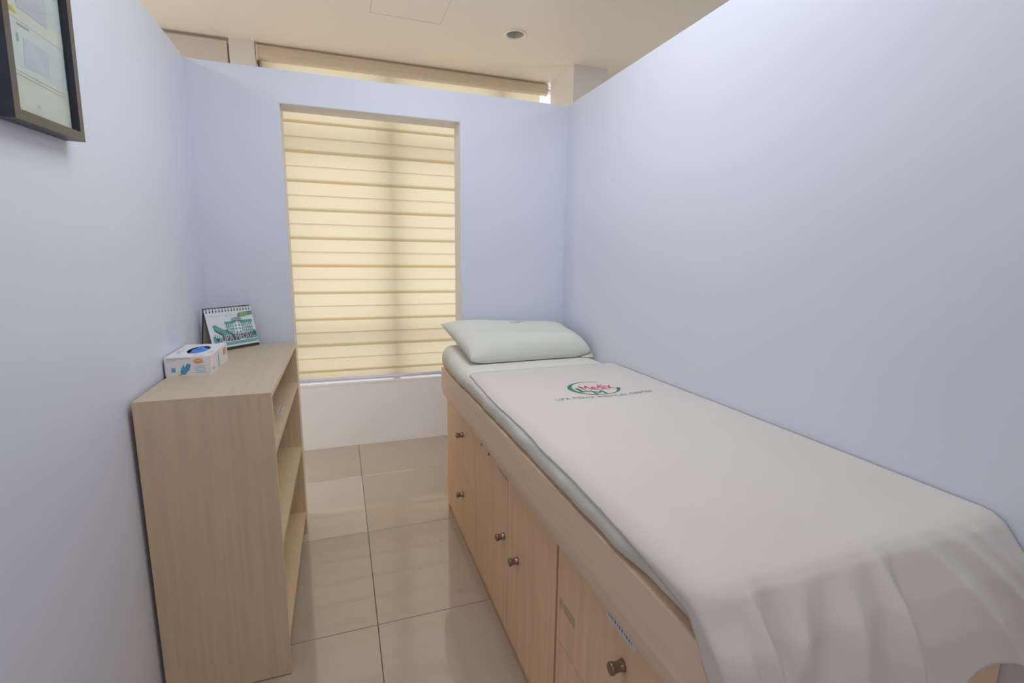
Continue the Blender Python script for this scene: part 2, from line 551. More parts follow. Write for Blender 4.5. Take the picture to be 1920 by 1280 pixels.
# ------------------------------------------------------------------ zebra blind
bl = empty('zebra_blind', (1.22, 0.05, SILL + 0.02), 'wide cream zebra roller blind hanging over the window, its beige cassette under the ceiling', 'blind')
BX0, BX1 = 0.365, 2.064
bm = bmesh.new()
prism(bm, ((0.046, 2.381), (0.014, 2.381), (0.006, 2.374), (0.003, 2.352), (0.005, 2.330), (0.012, 2.318), (0.024, 2.312), (0.046, 2.312)), 'x', 0.356, 2.096)
for v in bm.verts:
    if v.co.z < 2.34:
        v.co.z += (v.co.x - 1.2) / 0.9 * 0.006
fin('cassette', bm, M['cassette'], bl)
for x in (0.351, 2.096):
    bm = bmesh.new()
    prism(bm, ((0.050, 2.385), (0.012, 2.385), (0.002, 2.374), (-0.001, 2.350), (0.002, 2.328), (0.011, 2.314), (0.024, 2.307), (0.050, 2.307)), 'x', x, x + 0.005)
    for v in bm.verts:
        if v.co.z < 2.34:
            v.co.z += (v.co.x - 1.2) / 0.9 * 0.006
    fin('end_cap', bm, M['panel'], bl)
PER, ZT = 0.1669, 0.5031
ov, ot = 0.0085, 0.003
zmin, zmax = 0.447, 2.345
for k in range(-1, 12):
    zk = ZT + PER * k
    for (z0, z1, y) in ((zk - ov, zk + PER / 2 + ot, 0.050), (zk + PER / 2 - ot, zk + PER + ov, 0.056)):
        z0, z1 = max(z0, zmin), min(z1, zmax)
        if z1 - z0 > 0.01:
            bm = bmesh.new()
            bm.faces.new([bm.verts.new(p) for p in ((BX0, y, z0), (BX1, y, z0), (BX1, y, z1), (BX0, y, z1))])
            fin('band', bm, M['blind'], bl)
bm = bmesh.new()
prism(bm, ((0.044, SILL + 0.009), (0.064, SILL + 0.009), (0.066, 0.443), (0.060, 0.452), (0.047, 0.452), (0.042, 0.443)), 'x', BX0 - 0.004, BX1 + 0.004)
fin('bottom_rail', bm, M['rail'], bl)
box('leak_stop', 0.362, 2.09, 0.026, 0.048, 2.378, ZC, M['cassette'], bl)  # strip added to stop daylight leaking over the cassette
# bead chain on its clutch at the left end
bm = bmesh.new()
bx(bm, 0.347, 0.357, 0.024, 0.046, 2.284, 2.306)
fin('chain_clutch', bm, M['steel'], bl)
bm = bmesh.new()
zz = 2.29
while zz > 1.15:
    for yy in (0.029, 0.041):
        bmesh.ops.create_icosphere(bm, subdivisions=1, radius=0.0035, matrix=Matrix.Translation((0.352, yy, zz)))
    zz -= 0.0072
fin('bead_chain', bm, M['steel'], bl, smooth=True)

# white panel left of the blind
tag(box('wall_panel', -0.45, 0.2065, 0.0, 0.032, 0.0, 2.37, M['panel'], bevel=0.0015, seg=1),
    'flat white panel with a dark shadow gap round it, high up left of the blind', 'panel')

# ceiling downlight
dl = empty('downlight', (DLX, DLY, ZC), 'round recessed ceiling downlight with a pale rim, switched off', 'light')
bm = bmesh.new()
lathe(bm, ((0.047, 0.0), (0.049, -0.006), (0.055, -0.007), (0.060, -0.003), (0.060, 0.0), (0.047, 0.0)), (DLX, DLY, ZC), (0, 0, 1), 40)
fin('rim', bm, M['can_ring'], dl, smooth=True)
bm = bmesh.new()
lathe(bm, ((0.0465, 0.0), (0.045, 0.03), (0.040, 0.052), (0.0, 0.055)), (DLX, DLY, ZC), (0, 0, 1), 40)
fin('reflector', bm, M['can'], dl, smooth=True)
bm = bmesh.new()
lathe(bm, ((0.0, 0.026), (0.016, 0.028), (0.024, 0.036), (0.024, 0.052)), (DLX, DLY, ZC), (0, 0, 1), 24)
fin('lamp', bm, M['bulb'], dl, smooth=True)

# ------------------------------------------------------------------ bookshelf
SX0, SX1, SY0, SY1, SH = 0.2255, 0.538, -1.811, -1.0, 0.868
bs = empty('bookshelf', ((SX0 + SX1) / 2, (SY0 + SY1) / 2, 0), 'low beech laminate bookshelf with open shelves against the left wall', 'bookshelf')
T = 0.017
for y0 in (SY0, SY1 - T):
    o = box('side_panel', SX0, SX1, y0, y0 + T, 0.003, SH - 0.0012, M['wood'], bs, bevel=0.0007, seg=1)
    box('edge_band', SX1, SX1 + 0.001, y0 + 0.0007, y0 + T - 0.0007, 0.003, SH - 0.0012, M['wood_edge'], o)
    box('top_veneer', SX0, SX1, y0, y0 + T, SH - 0.0012, SH, M['wood_top'], o)
o = box('top_panel', SX0, SX1, SY0 + T, SY1 - T, SH - T, SH, M['wood_top'], bs)
box('edge_band', SX1, SX1 + 0.001, SY0 + T, SY1 - T, SH - T + 0.0007, SH - 0.0007, M['wood_edge'], o)
box('back_panel', SX0, SX0 + 0.006, SY0 + T, SY1 - T, 0.06, SH - T, M['wood'], bs)
for z in (0.700, 0.412, 0.105):
    o = box('shelf', SX0 + 0.006, SX1 - 0.002, SY0 + T, SY1 - T, z - T, z, M['wood'], bs)
    box('edge_band', SX1 - 0.002, SX1 - 0.001, SY0 + T, SY1 - T, z - T, z, M['wood_edge'], o)
    if z == 0.700:
        d = Decal((0.519, -1.455, z), (0, 1, 0), (-1, 0, 0), (0, 0, 1))
        d.rect(0, 0, 0.085, 0.013, 'sticker')
        for a in range(6):
            d.rect(0.006 + a * 0.013, 0.003, 0.013 + a * 0.013, 0.010, 'sticker_ink', 1)
        tag(d.done('shelf_label', o), 'small printed label stuck on the top shelf')
for y in (SY0 + 0.01, SY1 - 0.012):
    for x in (SX0 + 0.03, SX1 - 0.03):
        bm = bmesh.new()
        lathe(bm, ((0.0, 0.0), (0.007, 0.0), (0.007, 0.003), (0.0, 0.003)), (x, y + 0.001, 0), (0, 0, 1), 10)
        fin('foot_glide', bm, M['black'], bs)

# ------------------------------------------------------------------ glove box
GX0, GX1, GY0, GY1, GZ0, GZ1 = 0.221, 0.341, -1.535, -1.297, SH, SH + 0.058
gb = empty('glove_box', ((GX0 + GX1) / 2, (GY0 + GY1) / 2, GZ0), 'white carton of blue disposable gloves on the bookshelf in front of the calendar', 'box')
bm = bmesh.new()
bx(bm, GX0, GX1, GY0, GY1, GZ0, GZ1)
top = [f for f in bm.faces if all(abs(v.co.z - GZ1) < 1e-6 for v in f.verts)][0]
bm.faces.remove(top)
# top face with an oval slot
cx, cy, ra, rb = (GX0 + GX1) / 2 + 0.002, (GY0 + GY1) / 2 + 0.008, 0.030, 0.070
N = 40
ov_t, ov_b, rec = [], [], []
for k in range(N):
    t = 2 * PI * k / N
    ov_t.append(bm.verts.new((cx + ra * math.cos(t), cy + rb * math.sin(t), GZ1)))
    ov_b.append(bm.verts.new((cx + ra * math.cos(t), cy + rb * math.sin(t), GZ1 - 0.0015)))
    mx, my = math.cos(t) / (GX1 - GX0), math.sin(t) / (GY1 - GY0)
    m_ = max(abs(math.cos(t)), abs(math.sin(t)))
    px = cx + math.cos(t) / m_ * 0.5
    ux, uy = math.cos(t) / m_, math.sin(t) / m_
    rec.append(bm.verts.new(((GX0 + GX1) / 2 + ux * (GX1 - GX0) / 2, (GY0 + GY1) / 2 + uy * (GY1 - GY0) / 2, GZ1)))
for k in range(N):
    k2 = (k + 1) % N
    bm.faces.new((ov_t[k], ov_t[k2], rec[k2], rec[k]))
    bm.faces.new((ov_t[k2], ov_t[k], ov_b[k], ov_b[k2]))
fin('carton', bm, M['card'], gb)
box('carton_inside', GX0 + 0.004, GX1 - 0.004, GY0 + 0.004, GY1 - 0.004, GZ1 - 0.028, GZ1 - 0.026, M['hole'], gb)
# crumpled glove in the slot
bm = bmesh.new()
nu, nv = 26, 14
g = []
for i in range(nu + 1):
    row = []
    for j in range(nv + 1):
        a = -1 + 2 * i / nu
        b = -1 + 2 * j / nv
        r = math.hypot(a, b)
        k = 1.0 / max(1.0, r)
        x = cx + 0.003 + ra * 0.94 * b * k
        y = cy + rb * 0.93 * a * k
        e = max(0.0, 1 - min(1, r) ** 2)
        z = GZ1 - 0.011 + 0.013 * e ** 0.6 + 0.007 * noise.noise(Vector((a * 2.2, b * 1.6, 3.1))) + 0.004 * math.sin(a * 7 + b * 3) * e
        row.append(bm.verts.new((x, y, min(z, GZ1 + 0.010))))
    g.append(row)
for i in range(nu):
    for j in range(nv):
        bm.faces.new((g[i][j], g[i + 1][j], g[i + 1][j + 1], g[i][j + 1]))
tag(fin('glove', bm, M['nitrile'], gb, smooth=True), 'crumpled blue glove showing through the oval slot')
# prints on the end that faces the room
d = Decal((GX0, GY0, GZ0), (1, 0, 0), (0, 0, 1), (0, -1, 0))
w = GX1 - GX0
d.rect(0.006, 0.0525, 0.068, 0.0540, 'grey_print')
d.rect(0.007, 0.0485, 0.030, 0.0497, 'grey_print')
hand = ((0.040, 0.004), (0.052, 0.004), (0.0555, 0.010), (0.063, 0.018), (0.0665, 0.027), (0.0668, 0.034), (0.064, 0.0365), (0.0620, 0.0355),
        (0.061, 0.0390), (0.0585, 0.0380), (0.0555, 0.0330), (0.051, 0.0265), (0.0495, 0.0275), (0.0508, 0.0345), (0.0490, 0.0360), (0.0455, 0.0300),
        (0.0415, 0.0210), (0.0395, 0.0120))
d.poly(hand, 'teal_glove')
d.poly(((0.032, 0.002), (0.041, 0.002), (0.040, 0.007), (0.036, 0.006)), 'peach', 1)
d.rect(0.0165, 0.0125, 0.0270, 0.0265, 'sky_print')
for i in range(3):
    d.rect(0.0180 + i * 0.003, 0.0150, 0.0195 + i * 0.003, 0.0240, 'teal_glove', 1)
star = []
for k in range(32):
    t = 2 * PI * k / 32
    r = 1.0 if k % 2 else 0.58
    star.append((0.0875 + 0.0165 * r * math.cos(t), 0.0440 + 0.0105 * r * math.sin(t)))
d.poly(star, 'orange')
d.rect(0.0790, 0.0440, 0.0960, 0.0475, 'peach', 1)
for i in range(5):
    d.rect(0.078, 0.0090 + i * 0.0048, 0.106 - 0.004 * (i % 2), 0.0102 + i * 0.0048, 'sky_print')
d.done('end_print', gb)
# prints on the long side
d = Decal((GX1, GY0, GZ0), (0, 1, 0), (0, 0, 1), (1, 0, 0))
L = GY1 - GY0
d.rect(0.100, 0.002, 0.112, 0.046, 'teal_bar')
d.rect(0.175, 0.026, 0.215, 0.050, 'orange')
d.rect(0.192, 0.030, 0.199, 0.045, 'peach', 1)
d.rect(0.018, 0.010, 0.050, 0.013, 'mint')
d.rect(0.018, 0.016, 0.042, 0.019, 'mint')
d.poly(((0.022, 0.048), (0.024, 0.048), (0.112, 0.054), (0.112, 0.055)), 'grey_print')
tag(d.done('side_print', gb), kind='stuff')
d = Decal((GX0, GY0, GZ1), (1, 0, 0), (0, 1, 0), (0, 0, 1))
d.rect(0.070, 0.018, 0.098, 0.026, 'sky_print')
d.poly(((0.030, 0.225), (0.052, 0.225), (0.050, 0.232), (0.032, 0.232)), 'peach')
d.poly(((0.100, 0.060), (0.114, 0.058), (0.114, 0.084), (0.102, 0.088)), 'lime')
d.poly(((0.018, 0.060), (0.0195, 0.060), (0.022, 0.130), (0.0205, 0.130)), 'grey_print')
d.rect(0.010, 0.080, 0.016, 0.110, 'faint')
tag(d.done('top_print', gb), kind='stuff')

# ------------------------------------------------------------------ desk calendar
ang = 0.75656
cw, co, ch = 0.1984, 0.0416, 0.1600
A = Vector((0.4035, -1.0103, SH))
dv = Vector((math.sin(ang), math.cos(ang), 0))           # along the foot, left to right
nb = Vector((-math.cos(ang), math.sin(ang), 0))          # away from the viewer
LB = A - dv * cw
cal = empty('desk_calendar', (LB + A) / 2, 'green and white tent calendar with a picture of a building, on the bookshelf', 'calendar')
RG = nb * co + Vector((0, 0, ch))
up = RG.normalized()
fn = dv.cross(up)
if fn.dot(nb) > 0:
    fn = -fn
def slab(bm, o, u, v, n, a0, a1, b0, b1, t):
    P = lambda a, b, c: Vector(o) + u * a + v * b + n * c
    vv = [bm.verts.new(P(a, b, c)) for c in (0, t) for (a, b) in ((a0, b0), (a1, b0), (a1, b1), (a0, b1))]
    for f in ((0, 1, 2, 3), (7, 6, 5, 4), (0, 4, 5, 1), (1, 5, 6, 2), (2, 6, 7, 3), (3, 7, 4, 0)):
        bm.faces.new([vv[i] for i in f])
hyp = RG.length
bm = bmesh.new()
slab(bm, LB, dv, up, -fn, 0, cw, 0, hyp, 0.002)
bk = nb * 0.026
up2 = (RG - nb * co - nb * 0.0 - (nb * (co + 0.026)) + nb * co)
BL = LB + nb * (co + 0.026)
u2 = (LB + RG - BL)
slab(bm, LB + nb * 0.002, dv, nb, Vector((0, 0, 1)), 0, cw, 0, co + 0.024, 0.002)
fin('stand', bm, M['black'], cal)
bm = bmesh.new()
slab(bm, BL, dv, u2.normalized(), fn, 0.0025, cw, 0.001, u2.length, 0.002)
fin('back_card', bm, M['cal_back'], cal)
bm = bmesh.new()
slab(bm, BL, dv, u2.normalized(), fn, 0, 0.0024, 0, u2.length, 0.004)
fin('card_edge', bm, M['black'], cal)
bm = bmesh.new()
slab(bm, LB, dv, up, fn, 0.0015, cw - 0.001, 0.0115, hyp - 0.003, 0.0022)
fin('pages', bm, M['page'], cal)
bm = bmesh.new()
# grey inner card seen from the open left end
slab(bm, LB + dv * 0.001 + nb * 0.008, nb, Vector((0, 0, 1)), dv, 0, 0, 0, 0, 0)
bm.free()
# spiral binding: holes and wire loops
bm = bmesh.new()
for k in range(15):
    a = 0.010 + k * (cw - 0.020) / 14
    c = LB + RG + dv * a - up * 0.004
    pts = [c + up * (0.0075 * math.cos(t)) + fn * (0.0052 * math.sin(t)) for t in [2 * PI * q / 10 for q in range(11)]]
    tube(bm, pts, 0.0009, 5, cap=False)
fin('spiral_binding', bm, M['black'], cal, smooth=True)
bm = bmesh.new()
tube(bm, [LB + RG + up * 0.0012, A + RG + up * 0.0012], 0.0019, 8)
fin('binding_spine', bm, M['black'], cal, smooth=True)
# printed cover
d = Decal(LB + fn * 0.0022, dv, up, fn)
TOP = hyp - 0.003
for k in range(15):
    a = 0.010 + k * (cw - 0.020) / 14
    d.rect(a - 0.0024, TOP - 0.0130, a + 0.0024, TOP - 0.0070, 'black')
d.poly(((0.132, TOP - 0.040), (0.1975, TOP - 0.034), (0.1975, TOP - 0.018), (0.138, TOP - 0.021), (0.130, TOP - 0.030)), 'tab')
me = text_mesh('2021', 0.02)
d.mesh(me, 'pale', 0.143, TOP - 0.0345, 0.0175, 1)
rr = random.Random(3)
a = 0.016
while a < 0.122:
    l = rr.uniform(0.003, 0.010)
    d.rect(a, TOP - 0.0285, a + l, TOP - 0.0265, 'faint')
    a += l + 0.002
# building: two wings with balconies, white tower with curved crown
def wing(a0, a1, b0, b1, n):
    d.rect(a0, b0, a1, b1, 'sky_print' if False else 'page', 0)
    h = (b1 - b0) / n
    d.rect(a0 - 0.002, b1 - 0.0015, a1 + 0.003, b1 + 0.010, 'teal', 1)
    for k in range(n):
        z = b0 + k * h
        d.rect(a0, z, a1, z + h * 0.36, 'teal', 1)
        d.rect(a0, z + h * 0.36, a1, z + h * 0.46, 'whiteink', 1)
        m_ = max(3, int((a1 - a0) / 0.0075))
        for q in range(m_):
            x = a0 + (a1 - a0) * (q + 0.15) / m_
            ww = (a1 - a0) / m_ * 0.55
            d.rect(x, z + h * 0.50, x + ww, z + h * 0.86, 'slate' if (q * 7 + k * 3) % 5 else 'mint', 1)
B0, B1 = 0.056, TOP - 0.062
wing(0.072, 0.106, B0, B1, 4)
wing(0.136, 0.186, B0, B1, 4)
d.rect(0.106, B0, 0.136, B1 + 0.006, 'whiteink', 1)
for k in range(4):
    z = B0 + 0.004 + k * 0.0135
    d.rect(0.1095, z, 0.1180, z + 0.0095, 'teal_bar', 2)
    d.rect(0.1240, z, 0.1325, z + 0.0095, 'teal_bar', 2)
for q, (rr_, th, mm) in enumerate(((0.0, 0.0042, 'slate'), (0.0075, 0.0030, 'slate'), (0.0130, 0.0018, 'grey_print'))):
    top_, bot_ = [], []
    for k in range(9):
        t = -1 + k / 4
        x = 0.121 + t * 0.022
        z = B1 + 0.004 + rr_ + 0.006 * (1 - t * t)
        top_.append((x, z + th))
        bot_.append((x, z))
    d.poly(bot_ + top_[::-1], mm, 2)
# green canopy at the left
d.poly(((0.018, 0.098), (0.030, 0.102), (0.088, 0.060), (0.074, 0.050), (0.022, 0.086)), 'teal', 3)
d.poly(((0.022, 0.086), (0.074, 0.050), (0.062, 0.048), (0.024, 0.078)), 'slate', 3)
d.poly(((0.060, 0.080), (0.074, 0.078), (0.092, 0.060), (0.088, 0.058), (0.072, 0.073)), 'slate', 4)
d.rect(0.020, 0.040, 0.046, 0.066, 'mint', 1)
for k in range(4):
    d.rect(0.024 + k * 0.007, 0.050, 0.027 + k * 0.007, 0.072 - 0.004 * k, 'whiteink', 4)
# sign band with the clinic name in white letters
d.rect(0.012, 0.026, 0.196, 0.0335, 'teal', 2)
d.rect(0.012, 0.0335, 0.046, 0.058, 'teal', 2)
d.rect(0.176, 0.0335, 0.196, 0.066, 'teal', 2)
for c in ((0.028, 0.046), (0.186, 0.052)):
    d.poly([(c[0] + 0.0068 * math.cos(2 * PI * k / 16), c[1] + 0.0085 * math.sin(2 * PI * k / 16)) for k in range(16)], 'slate', 3)
d.rect(0.046, 0.0335, 0.176, 0.059, 'slate', 2)
me = text_mesh('LIPA MEDIX', 0.015)
x0_, x1_ = text_width(me)
sc = 0.134 / (x1_ - x0_)
for v in me.vertices:
    v.co.y *= 0.0265 / (0.72 * sc)
d.mesh(me, 'whiteink', 0.043 - x0_ * sc, 0.0345, sc, 4)
d.rect(0.014, 0.0305, 0.194, 0.0330, 'whiteink', 3)
d.rect(0.004, 0.0185, cw - 0.002, 0.0262, 'mint', 1)
rr = random.Random(5)
for row in (0.0195, 0.0230):
    a = 0.02
    while a < 0.18:
        l = rr.uniform(0.002, 0.008)
        d.rect(a, row, a + l, row + 0.0020, 'teal' if rr.random() < 0.5 else 'grey_print', 2)
        a += l + 0.0025
d.done('cover_print', cal)

# ------------------------------------------------------------------ framed certificate on the left wall
fw_, fh_ = 0.236, 0.33
pf = empty('picture_frame', (XL, -2.05, 1.62), 'dark narrow frame with a pale certificate hanging on the left wall', 'picture')
rot = math.radians(2.6)
fu = Vector((0, -math.cos(rot), -math.sin(rot)))           # towards the camera, along the bottom edge
fv = Vector((0, -math.sin(rot), math.cos(rot)))
fv = Vector((0, math.sin(rot), math.cos(rot)))
fn_ = Vector((1, 0, 0))
FO = Vector((XL, -1.931, 1.4565))                           # bottom corner nearest the window
D0 = 0.032
bw = 0.017
bm = bmesh.new(); slab(bm, FO, fu, fv, fn_, 0, fw_, 0, bw, D0)
slab(bm, FO, fu, fv, fn_, 0, fw_, fh_ - bw, fh_, D0)
slab(bm, FO, fu, fv, fn_, 0, bw, bw, fh_ - bw, D0)
slab(bm, FO, fu, fv, fn_, fw_ - bw, fw_, bw, fh_ - bw, D0)
bmesh.ops.recalc_face_normals(bm, faces=bm.faces)
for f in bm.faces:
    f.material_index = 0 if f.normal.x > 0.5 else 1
fin('frame', bm, [M['pic_frame'], M['pic_side']], pf)
bm = bmesh.new(); slab(bm, FO, fu, fv, fn_, bw, fw_ - bw, bw, fh_ - bw, 0.018)
fin('certificate', bm, M['paper'], pf)
d = Decal(FO + fn_ * 0.018 + fu * (fw_ - bw) + fv * bw, -fu, fv, fn_)
pw, ph = fw_ - 2 * bw, fh_ - 2 * bw
d.rect(0.0, 0.0, pw, 0.075, 'cream')
d.poly(((0.0, 0.155), (pw, 0.150), (pw, 0.178), (0.0, 0.182)), 'cream')
d.poly(((0.060, 0.080), (0.140, 0.083), (0.142, 0.128), (0.064, 0.130)), 'lilac')
d.poly(((0.055, 0.175), (0.150, 0.172), (0.150, 0.225), (0.055, 0.228)), 'lilac', 1)
d.poly(((0.004, 0.168), (0.040, 0.170), (0.052, 0.162), (0.020, 0.160)), 'yellow', 1)
d.rect(0.050, 0.146, 0.086, 0.149, 'faint', 1)
d.rect(0.044, 0.118, 0.050, 0.132, 'faint', 1)
for b in (0.062, 0.068, 0.240, 0.248):
    d.poly(((0.015, b), (pw - 0.012, b - 0.003), (pw - 0.012, b - 0.0018), (0.015, b + 0.0014)), 'faint', 1)
d.rect(0.080, 0.018, 0.092, 0.024, 'lilac', 1)
d.done('certificate_print', pf)
bm = bmesh.new(); slab(bm, FO + fn_ * 0.0205, fu, fv, fn_, bw, fw_ - bw, bw, fh_ - bw, 0.0015)
fin('glazing', bm, M['glass'], pf)

# ------------------------------------------------------------------ examination bed (storage base)
BXF, BHY, BFY, BXR = 1.185, -1.0, -2.80, XR - 0.006
BFE = BFY + 0.004
bed = empty('examination_bed', ((BXF + BXR) / 2, (BHY + BFY) / 2, 0), 'built-up examination bed of beech laminate with drawers and cupboard doors beneath', 'bed')
box('carcass', BXF + 0.018, BXR, BFY + 0.018, BHY - 0.018, 0.045, 0.640, M['dark_gap'], bed)
box('deck', 1.206, BXR, BFY + 0.02, BHY - 0.018, 0.640, 0.698, M['bed_wood'], bed)
box('plinth', BXF + 0.012, BXR, BFY + 0.03, BHY - 0.012, 0.0, 0.045, M['bed_wood'], bed)
box('foot_panel', BXF, BXR, BFY, BFY + 0.018, 0.045, 0.700, M['bed_wood'], bed)
box('head_panel', BXF + 0.001, BXR, BHY - 0.018, BHY, 0.0, 0.700, M['bed_wood'], bed)
# fascia rail with the rounded lower edge, standing proud of the fronts
bm = bmesh.new()
prof = [(1.160, 0.724), (1.160, 0.632)]
for k in range(1, 9):
    t = k / 8 * PI / 2
    prof.append((1.160 + 0.025 * (1 - math.cos(t)), 0.632 - 0.056 * math.sin(t)))
prof += [(1.206, 0.576), (1.206, 0.724)]
prism(bm, prof, 'y', BFE, BHY)
fa = fin('fascia_rail', bm, M['bed_rail'], bed)
for p in fa.data.polygons:
    p.use_smooth = abs(p.normal.y) < 0.5 and p.normal.z < -0.02 and p.normal.x < -0.02
box('foot_rail', 1.206, BXR, BFY, BFY + 0.02, 0.640, 0.700, M['bed_rail'], bed)
bm = bmesh.new()
for yy in (-1.690, -1.775):
    lathe(bm, ((0.0, 0.001), (0.0042, 0.001), (0.0045, -0.001), (0.0, -0.001)), (1.1602, yy, 0.600), (-1, 0, 0), 12)
    fin('screw_hole', bm, M['dark_gap'], fa)
    bm = bmesh.new()
bm.free()

def spool(origin):
    bm = bmesh.new()
    lathe(bm, ((0.0, 0.0), (0.0115, 0.0), (0.0114, 0.003), (0.0098, 0.007), (0.0092, 0.012), (0.0098, 0.018), (0.0116, 0.022), (0.0118, 0.026), (0.0108, 0.0275), (0.0, 0.0275)),
          origin, (-1, 0, 0), 28)
    return bm

def front(kind, y0, y1, z0, z1, knob, g0=0.0015, g1=0.0015):
    o = box(kind, BXF, BXF + 0.017, y0 + g0, y1 - g1, z0 + 0.0015, z1 - 0.0015, M['bed_wood'], bed, bevel=0.0012, seg=1)
    k = fin('knob', spool((BXF, knob[0], knob[1])), M['knob'], o, smooth=True)
    tag(k, 'dark spool-shaped metal knob')
    return o
front('drawer', -1.530, BHY - 0.002, 0.327, 0.575, (-1.312, 0.497))
front('drawer', -1.530, BHY - 0.002, 0.045, 0.327, (-1.312, 0.229))
front('door', -1.900, -1.530, 0.045, 0.575, (-1.868, 0.357))
front('door', -2.262, -1.900, 0.045, 0.575, (-1.995, 0.352))
dr = front('drawer', BFY + 0.02, -2.262, 0.327, 0.575, (-2.553, 0.499), g1=0.010)
front('drawer', BFY + 0.02, -2.262, 0.045, 0.327, (-2.553, 0.200), g1=0.010)
# stickers
def strip(parent, y0, y1, z0, z1, x, base, ink, name, label=None, text=None):
    d = Decal((x, y0, z0), (0, -1, 0), (0, 0, 1), (-1, 0, 0))
    d.rect(0, 0, y0 - y1, z1 - z0, base)
    if text:
        me = text_mesh(text, 0.0)
        a0, a1 = text_width(me)
        sc = (y0 - y1 - 0.010) / (a1 - a0)
        for v in me.vertices:
            v.co.y *= (z1 - z0) * 0.55 / (0.72 * sc)
        d.mesh(me, ink, 0.005 - a0 * sc, (z1 - z0) * 0.22, sc, 1)
    elif ink:
        rr = random.Random(9)
        a = 0.006
        while a < (y0 - y1) - 0.012:
            l = rr.uniform(0.003, 0.008)
            d.rect(a, (z1 - z0) * 0.32, a + l * 0.7, (z1 - z0) * 0.68, ink, 1)
            a += l + 0.0025
    o = d.done(name, parent)
    if label:
        tag(o, label)
strip(dr, -2.492, -2.590, 0.554, 0.5735, BXF, 'sticker', 'sticker_ink', 'drawer_label', 'narrow pale label with small print along the drawer edge')
strip(dr, -2.2830, -2.3010, 0.420, 0.444, BXF, 'tape', None, 'tape_strip', 'old brown adhesive tape')
strip(dr, -2.3060, -2.3620, 0.420, 0.444, BXF, 'tape', None, 'tape_strip', 'old brown adhesive tape')
strip(bed, -1.800, -1.895, 0.556, 0.573, BXF, 'old_label', None, 'worn_label', 'faded paper label')

# ------------------------------------------------------------------ mattress
def smooth(a, b, x):
    t = max(0.0, min(1.0, (x - a) / (b - a)))
    return t * t * (3 - 2 * t)
MX0, MX1, MY0, MY1, MZ0, MZ1 = 1.160, XR - 0.003, -2.762, -1.002, 0.700, 0.797
bm = bmesh.new()
nx, ny = 22, 64
def rr_box(u, v, w):
    return u, v, w
# rounded box as a lofted ring: cross-section in x-z swept along y, ends pinched
def section(fr, squash):
    pts = []
    rT, rB = 0.042, 0.022
    hx = (MX1 - MX0) / 2
    cxm = (MX0 + MX1) / 2
    def arc(cx_, cz_, r, a0, a1, n):
        for k in range(n + 1):
            t = a0 + (a1 - a0) * k / n
            pts.append((cx_ + r * math.cos(t), cz_ + r * math.sin(t)))
    x0, x1, z0, z1 = MX0, MX1, MZ0, MZ1
    arc(x0 + 0.050 + 0.012, z0 + 0.012, 0.012, 1.5 * PI, PI, 3)
    pts.append((x0 + 0.050, 0.7265))
    pts.append((x0 + 0.010, 0.7290))
    pts.append((x0 + 0.002, 0.7360))
    arc(x0 + rT, z1 - rT, rT, PI, 0.5 * PI, 8)
    for k in range(1, 12):
        pts.append((x0 + rT + (x1 - rT - x0 - rT) * k / 12, z1))
    arc(x1 - rT, z1 - rT, rT, 0.5 * PI, 0, 6)
    arc(x1 - rB, z0 + rB, rB, 0, -0.5 * PI, 4)
    return pts
rings = []
ys = []
K = 90
Rr = 0.035
for k in range(7):
    t = k / 6 * PI / 2
    ys.append((MY1 - Rr + Rr * math.cos(t), 1 - (1 - math.sin(t)) * 1.0))
ys = [(MY1 - Rr + Rr * math.cos(k / 6 * PI / 2), math.sin(k / 6 * PI / 2)) for k in range(7)]
for k in range(1, K):
    ys.append((MY1 - Rr + (MY0 + Rr - MY1 + Rr) * k / K, 1.0))
ys += [(MY0 + Rr - Rr * math.sin(k / 6 * PI / 2), math.cos(k / 6 * PI / 2)) for k in range(7)]
base = section(0, 0)
cxm, czm = (MX0 + MX1) / 2, (MZ0 + MZ1) / 2
for y, q in ys:
    ring = []
    ins = (1 - q) * Rr
    for (x, z) in base:
        dx = -1 if x < cxm else 1
        xx = cxm + (x - cxm) * (1 - ins / ((MX1 - MX0) / 2))
        zz = czm + (z - czm) * (1 - ins / ((MZ1 - MZ0) / 2) * 0.8)
        if x < MX0 + 0.05:      # wrinkled left side
            w_ = 0 if z < 0.7285 else noise.noise(Vector((y * 9, z * 14, 0.4))) * 0.004 + noise.noise(Vector((y * 26 + z * 22, z * 9, 2.4))) * 0.0028
            under = smooth(-1.42, -1.52, y) * smooth(0.762, 0.778, z)
            w_ = w_ * (1 - under) - 0.002 * under
            xx -= 0.001 - max(w_, -0.0025) * q
            xx += 0.007 * smooth(-2.55, -2.66, y)
            zz += (0.003 * noise.noise(Vector((y * 5, 1.7, 0.2))) + 0.0015) * q if 0.7285 < z < 0.745 else 0
        if z > 0.7285:
            zz += 0.034 * smooth(-1.30, -1.06, y) * smooth(1.42, 1.24, x) * (z - 0.7285) / (MZ1 - 0.7285)
        zz = max(zz, MZ0)
        ring.append(bm.verts.new((min(xx, MX1), y, zz)))
    rings.append(ring)
n = len(base)
for a, b in zip(rings[:-1], rings[1:]):
    for k in range(n):
        bm.faces.new((a[k], a[(k + 1) % n], b[(k + 1) % n], b[k]))
bm.faces.new(rings[0])
bm.faces.new(rings[-1][::-1])
mt = fin('mattress', bm, M['mattress'], smooth=True)
tag(mt, 'thin mattress in a greenish cream fitted sheet lying on the examination bed', 'mattress')

